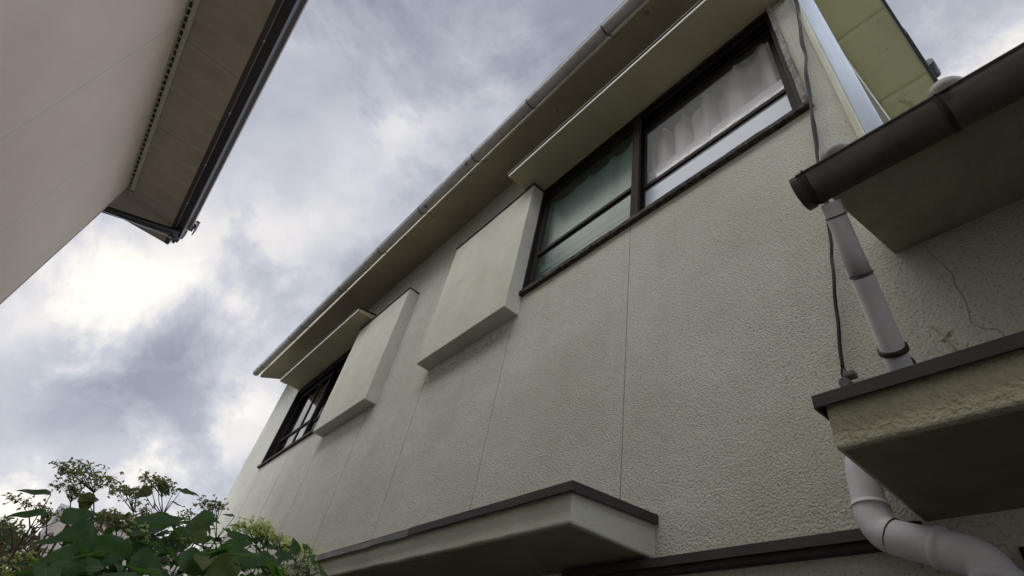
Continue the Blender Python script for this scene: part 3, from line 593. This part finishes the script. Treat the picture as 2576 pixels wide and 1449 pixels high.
# ============================================================ plants
def leaf(b, base, tip, width, normal, droop=.12, fold=.25, mi=0, nseg=7, heart=True, vein=0):
    base, tip = Vector(base), Vector(tip); d = tip-base; L_ = d.length; d.normalize(); nrm = (Vector(normal)-d*Vector(normal).dot(d))
    if nrm.length < 1e-4: nrm = d.orthogonal()
    nrm.normalize(); s = d.cross(nrm); rows = []; spine = []
    for i in range(nseg+1):
        t = i/nseg
        wv = (math.sin(math.pi*min(1, t**.62))**.85 if heart else math.sin(math.pi*t**.8))*(1-.15*t) if 0 < t < 1 else (.12 if t == 0 else 0)
        c = base+d*L_*t+nrm*(-droop*L_*(t*t))+nrm*.02*L_*math.sin(t*9)
        hw = width/2*wv; up = nrm*fold*hw*(1+.3*math.sin(t*11))
        rows.append((b.verts.new(c-s*hw+up), b.verts.new(c), b.verts.new(c+s*hw+up)) if t < 1 else (b.verts.new(c),)*3)
        spine.append(c)
    for r0, r1 in zip(rows, rows[1:]):
        for k in (0, 1):
            vs = []
            for v in (r0[k], r0[k+1], r1[k+1], r1[k]):
                if v not in vs: vs.append(v)
            if len(vs) > 2:
                f = b.faces.new(vs); f.smooth = True; f.material_index = mi
    if vein:
        k0 = len(b.faces); tube(b, spine[:-1], [.0013*(L_/.1), .0005], 4, False)
        b.faces.ensure_lookup_table()
        for f in b.faces[k0:]: f.material_index = vein
def umbel(bs, bf, base, top, rad, n, rnd, size=.011, flat=.45):
    """branching flower head: stalk from base to top, rays, florets"""
    base, top = Vector(base), Vector(top); hub = base.lerp(top, .45); tube(bs, [base, hub], [.0022, .0016], 5, False)
    ax = (top-base).normalized()
    for i in range(max(5, n//7)):
        a = rnd.uniform(0, math.tau); r = rad*math.sqrt(rnd.random())
        e = top+Vector((math.cos(a)*r, math.sin(a)*r, -r*flat+rnd.uniform(-.3, .3)*rad*.5))
        tube(bs, [hub, hub.lerp(e, .6)+Vector((0, 0, .004)), e], [.0012, .0008, .0006], 4, False)
        for k in range(7):
            q = e+Vector((rnd.gauss(0, 1), rnd.gauss(0, 1), rnd.gauss(0, .6)))*size*1.3
            tube(bs, [e, q], .0004, 3, False)
            for m in range(3):
                dv = Vector((rnd.gauss(0, 1), rnd.gauss(0, 1), rnd.gauss(-.3, .7))).normalized()*size*rnd.uniform(.5, 1.1)
                leaf(bf, q, q+dv, size*.55, (rnd.gauss(0, 1), rnd.gauss(0, 1), 1), .2, .3, 0, 3, False)
sh = thing('flowering_shrub', (.3, 2.2, 0), 'large-leaved dark green shrub with flat faded flower heads at lower left', 'shrub')
rnd = random.Random(11)
YB = 2.2
# stems rise from the ground to the flower heads: (photo point of the head, distance, head radius px)
heads = [(235, 1175, 2.15, 72, 150, 0), (330, 1225, 2.3, 60, 90, 0), (405, 1198, 2.2, 45, 90, 0), (70, 1255, 2.1, 26, 28, 0), (118, 1285, 2.2, 16, 16, 0), (545, 1262, 2.3, 42, 80, 0), (380, 1280, 2.1, 34, 40, 0), (290, 1290, 2.05, 40, 60, 0), (440, 1345, 2.1, 30, 30, 0),
         (640, 1312, 2.3, 52, 110, 1), (700, 1345, 2.25, 40, 90, 1), (600, 1345, 2.35, 22, 30, 1), (720, 1428, 2.1, 45, 100, 2), (765, 1412, 2.05, 30, 50, 2), (668, 1322, 2.2, 38, 80, 1), (742, 1372, 2.2, 30, 60, 1), (690, 1440, 2.0, 40, 70, 2), (350, 1325, 2.05, 30, 40, 1), (480, 1290, 2.2, 28, 36, 0), (180, 1210, 2.2, 46, 70, 0), (60, 1400, 2.2, 44, 60, 1), (20, 1440, 2.1, 40, 60, 1), (780, 1378, 2.3, 22, 16, 1), (230, 1375, 2.3, 30, 40, 1), (80, 1430, 2.4, 40, 60, 1), (30, 1310, 2.3, 20, 14, 0)]
bs = BM(); fbm = [BM(), BM(), BM()]; lf = BM()
ppm = lambda Y: 1/((at(300, 1300, Y)-at(301, 1300, Y)).length)
tops = []
for px, py, Y, rp, n, kind in heads:
    top = at(px, py, Y); base = at(px+rnd.uniform(-6, 10), py+min(120, rp*1.3+40), Y)
    umbel(bs, fbm[kind], base, top, rp/ppm(Y)*1.08, int(n*1.3), rnd, size=.0125 if kind < 2 else .011)
    root = Vector((.25+.35*(top.x-.25), 2.15+.3*(Y-2.15), 0)); mid = root.lerp(base, .6)+Vector((rnd.uniform(-.05, .05), rnd.uniform(-.05, .05), 0))
    sp_ = smooth_path([root, mid, base], 8); tube(bs, sp_, [.010, .0025], 7, False); tops.append(sp_)
def lp(px, py, qx, qy, wpx, Y, dY=0, n=(0, -.4, 1), mi=0, droop=.1, fold=.2):   # a leaf from stalk point to tip
    a, c = at(px, py, Y), at(qx, qy, Y+dY); leaf(lf, a, c, .85*wpx/ppm(Y), (n[0], n[1]-.35, n[2]-.1), droop, fold, mi, 10, vein=3)
    j = min((p for s in tops for p in s[10:]), key=lambda p: (p-a).length+max(0, p.z-a.z)*2)
    if (j-a).length < .35: tube(bs, [j, j.lerp(a, .5)+Vector((0, 0, -.008)), a], [.0018, .0014, .001], 5, False)
LV = [(128, 1245, 40, 1229, 52, 2.0, 0, (0, -.2, 1), 0), (115, 1296, 15, 1289, 60, 2.0, 0, (0, -.25, 1), 0), (196, 1262, 262, 1245, 50, 2.1, .1, (-.3, -1, .5), 1), (150, 1310, 245, 1290, 78, 2.05, 0, (0, -.6, .8), 0), (240, 1310, 330, 1300, 60, 2.1, 0, (0, -.4, 1), 0),
      (225, 1238, 205, 1300, 48, 2.15, 0, (0, -1, .3), 1), (240, 1330, 130, 1345, 90, 2.0, 0, (0, -.5, .8), 0), (310, 1335, 470, 1300, 80, 2.05, 0, (.1, -.8, .6), 0), (420, 1300, 360, 1340, 74, 2.1, 0, (.1, -.9, .5), 0), (440, 1232, 490, 1246, 30, 2.2, 0, (0, -.3, 1), 0),
      (455, 1235, 507, 1244, 30, 2.3, 0, (.2, -.4, 1), 0), (380, 1228, 345, 1250, 46, 2.2, 0, (.2, -.9, .5), 1), (360, 1235, 280, 1228, 22, 2.2, 0, (0, -.3, 1), 1), (398, 1215, 430, 1245, 42, 2.2, 0, (.3, -1, .3), 0), (520, 1330, 450, 1362, 80, 2.15, 0, (.1, -.9, .5), 1),
      (540, 1295, 460, 1330, 66, 2.15, 0, (.1, -.8, .6), 0), (500, 1300, 560, 1310, 40, 2.2, 0, (0, -.5, .9), 0), (455, 1385, 360, 1360, 70, 2.1, 0, (0, -.7, .7), 0), (560, 1375, 640, 1365, 48, 2.15, 0, (0, -.7, .6), 0), (570, 1345, 640, 1352, 42, 2.25, 0, (0, -.6, .7), 0),
      (640, 1330, 700, 1365, 40, 2.3, 0, (0, -.6, .8), 0), (660, 1372, 700, 1380, 40, 2.2, 0, (0, -.5, .9), 0), (690, 1395, 745, 1405, 46, 2.1, 0, (0, -.7, .7), 0), (745, 1396, 738, 1352, 44, 2.1, 0, (-.3, -1, 0), 0), (715, 1405, 700, 1378, 40, 2.1, 0, (0, -1, .2), 0), (770, 1385, 762, 1366, 16, 2.1, 0, (0, -1, 0), 0),
      (760, 1410, 800, 1395, 30, 2.05, 0, (0, -.6, .7), 0), (175, 1360, 70, 1362, 42, 2.0, 0, (0, -.3, 1), 0), (240, 1395, 95, 1400, 95, 1.95, 0, (0, -.6, .7), 0), (300, 1350, 245, 1430, 130, 1.95, 0, (.1, -1, .4), 0), (260, 1430, 90, 1425, 70, 1.9, 0, (0, -.5, .8), 0),
      (330, 1400, 420, 1440, 90, 2.0, 0, (0, -.8, .5), 0), (450, 1400, 540, 1440, 100, 2.0, 0, (0, -.8, .5), 0), (560, 1395, 680, 1420, 90, 2.05, 0, (0, -.8, .6), 0), (600, 1410, 500, 1470, 110, 1.95, 0, (0, -.9, .4), 1), (640, 1400, 720, 1450, 80, 2.0, 0, (0, -.7, .6), 0), (480, 1335, 400, 1400, 90, 2.1, 0, (0, -.9, .4), 0), (380, 1345, 300, 1400, 80, 2.1, 0, (0, -.9, .5), 0), (590, 1300, 560, 1290, 24, 2.2, 0, (0, -.3, 1), 0), (430, 1262, 465, 1272, 14, 2.2, 0, (0, -.3, 1), 0), (620, 1330, 575, 1318, 30, 2.3, 0, (0, -.4, 1), 0)]
for l_ in LV: lp(*l_[:6], dY=l_[6], n=l_[7], mi=l_[8], droop=rnd.uniform(.04, .22), fold=rnd.uniform(.1, .4))
for i in range(560):                                     # the leafy body below, filling down to the ground
    px = rnd.uniform(60, 830); top = 1376 if px < 600 else 1390+(px-640)*.25
    if px < 180: top = 1400
    py = top+abs(rnd.gauss(0, 1))*200
    Y = rnd.uniform(1.75, 2.7); a = at(px, py, Y)
    if a.z < .25 or a.x > 1.0: continue
    ang = rnd.uniform(0, math.tau); L_ = rnd.uniform(.05, .105)
    c = a+Vector((math.cos(ang), math.sin(ang)*.8, rnd.uniform(-.5, .1)))*L_
    leaf(lf, a, c, L_*rnd.uniform(.55, .75), (rnd.gauss(0, .3), rnd.gauss(-.3, .3), 1), rnd.uniform(.05, .3), rnd.uniform(.1, .4), 1 if rnd.random() < .05 else (2 if rnd.random() < .45 else 0), 8, vein=3)
    s = rnd.choice(tops); j = min(s[6:], key=lambda p: (p-a).length)
    if (j-a).length < .25: tube(bs, [j, a], [.0018, .001], 4, False)
for i in range(170):                                     # small upper leaves between the flower stalks and along the right shoulder
    px = rnd.uniform(170, 780); lo = 1285 if px < 420 else (1300 if px < 560 else 1330+(px-560)*.2)
    a = at(px, rnd.uniform(lo, lo+115), rnd.uniform(2.0, 2.5)); ang = rnd.uniform(0, math.tau); L_ = rnd.uniform(.028, .072)
    c = a+Vector((math.cos(ang), math.sin(ang)*.8, rnd.uniform(-.5, .2)))*L_
    leaf(lf, a, c, L_*rnd.uniform(.45, .68), (rnd.gauss(0, .5), rnd.gauss(-.5, .4), 1), rnd.uniform(.05, .4), rnd.uniform(.15, .6), rnd.choice((0, 0, 0, 2, 2, 1) if rnd.random() < .35 else (0, 2)), 8, vein=3)
    s = rnd.choice(tops); j = min((p for t_ in tops for p in t_[8:]), key=lambda p: (p-a).length)
    if (j-a).length < .12: tube(bs, [j, a], [.0015, .001], 4, False)
obj('stem', bs, 'stem', sh); obj('leaves', lf, ['leaf', 'leaf_yellow', 'leaf_light', mat('leaf_vein', (.07, .12, .05), .6)], sh)
obj('flower_head', fbm[0], 'flower_brown', sh, 'faded brownish flower heads against the sky'); obj('flower_head', fbm[1], 'flower_green', sh, 'greenish yellow flower heads'); obj('flower_head', fbm[2], 'flower_cream', sh, 'cream flower heads by the canopy edge')
# second shrub, fine-leaved, at the left edge
s2 = thing('evergreen_bush', (-.7, 4, 0), 'fine-leaved grey-green bush at the lower left edge behind brown stalks', 'bush')
bs = BM(); lf = BM(); rnd = random.Random(5)
for i in range(2600):
    px = rnd.gauss(5, 50); py = 1320+abs(rnd.gauss(0, 1))*90+max(0, px-30)*.7
    Y = rnd.uniform(3.6, 4.5); a = at(px, py, Y)
    d = Vector((rnd.gauss(0, 1), rnd.gauss(0, 1), rnd.gauss(.4, .8))).normalized()*rnd.uniform(.018, .04)
    leaf(lf, a, a+d, .010, (rnd.gauss(0, 1), rnd.gauss(0, 1), 1), .1, .2, 0, 3, False)
for i in range(14):
    e = at(rnd.uniform(-60, 80), rnd.uniform(1330, 1440), rnd.uniform(3.7, 4.4)); tube(bs, smooth_path([(-.7+rnd.uniform(-.1, .1), 4, 0), (e.x*.6-.3, 4, e.z*.5), e], 5), [.015, .002], 6, False)
obj('branch', bs, 'bark', s2); obj('leaves', lf, leafmat('grey_green_leaf', (.05, .07, .045), (.09, .12, .07)), s2)
s3 = thing('withered_plant', (-.2, 2.6, 0), 'withered brown stalks with curled dry leaves left of the flowering shrub', 'plant')
bs = BM(); lf = BM()
for k, (px, py) in enumerate([(95, 1322), (125, 1300), (60, 1345), (30, 1335), (135, 1340), (10, 1390), (110, 1380), (60, 1400), (160, 1385), (255, 1310), (185, 1415)]):
    Y = rnd.uniform(2.4, 2.9); e = at(px, py, Y); root = Vector((-.15, 2.6, 0)); q = root.lerp(e, .6)+Vector((rnd.uniform(-.06, .06), 0, 0))
    s = smooth_path([root, q, e], 8); tube(bs, s, [.008, .002], 6, False)
    for i in range(26):
        p = s[rnd.randint(9, len(s)-1)] if rnd.random() < .5 else s[-1]+Vector((0, 0, -rnd.uniform(0, .16))); p = p+Vector((rnd.gauss(0, .012), rnd.gauss(0, .012), 0))
        d = Vector((rnd.gauss(0, .5), rnd.gauss(0, .5), -1+rnd.gauss(0, .6))).normalized()*rnd.uniform(.018, .045)
        leaf(lf, p, p+d, rnd.uniform(.008, .018), (rnd.gauss(0, 1), rnd.gauss(0, 1), .3), .5, .8, 0, 4, False)
obj('stem', bs, 'bark', s3); obj('leaves', lf, 'leaf_dry', s3)
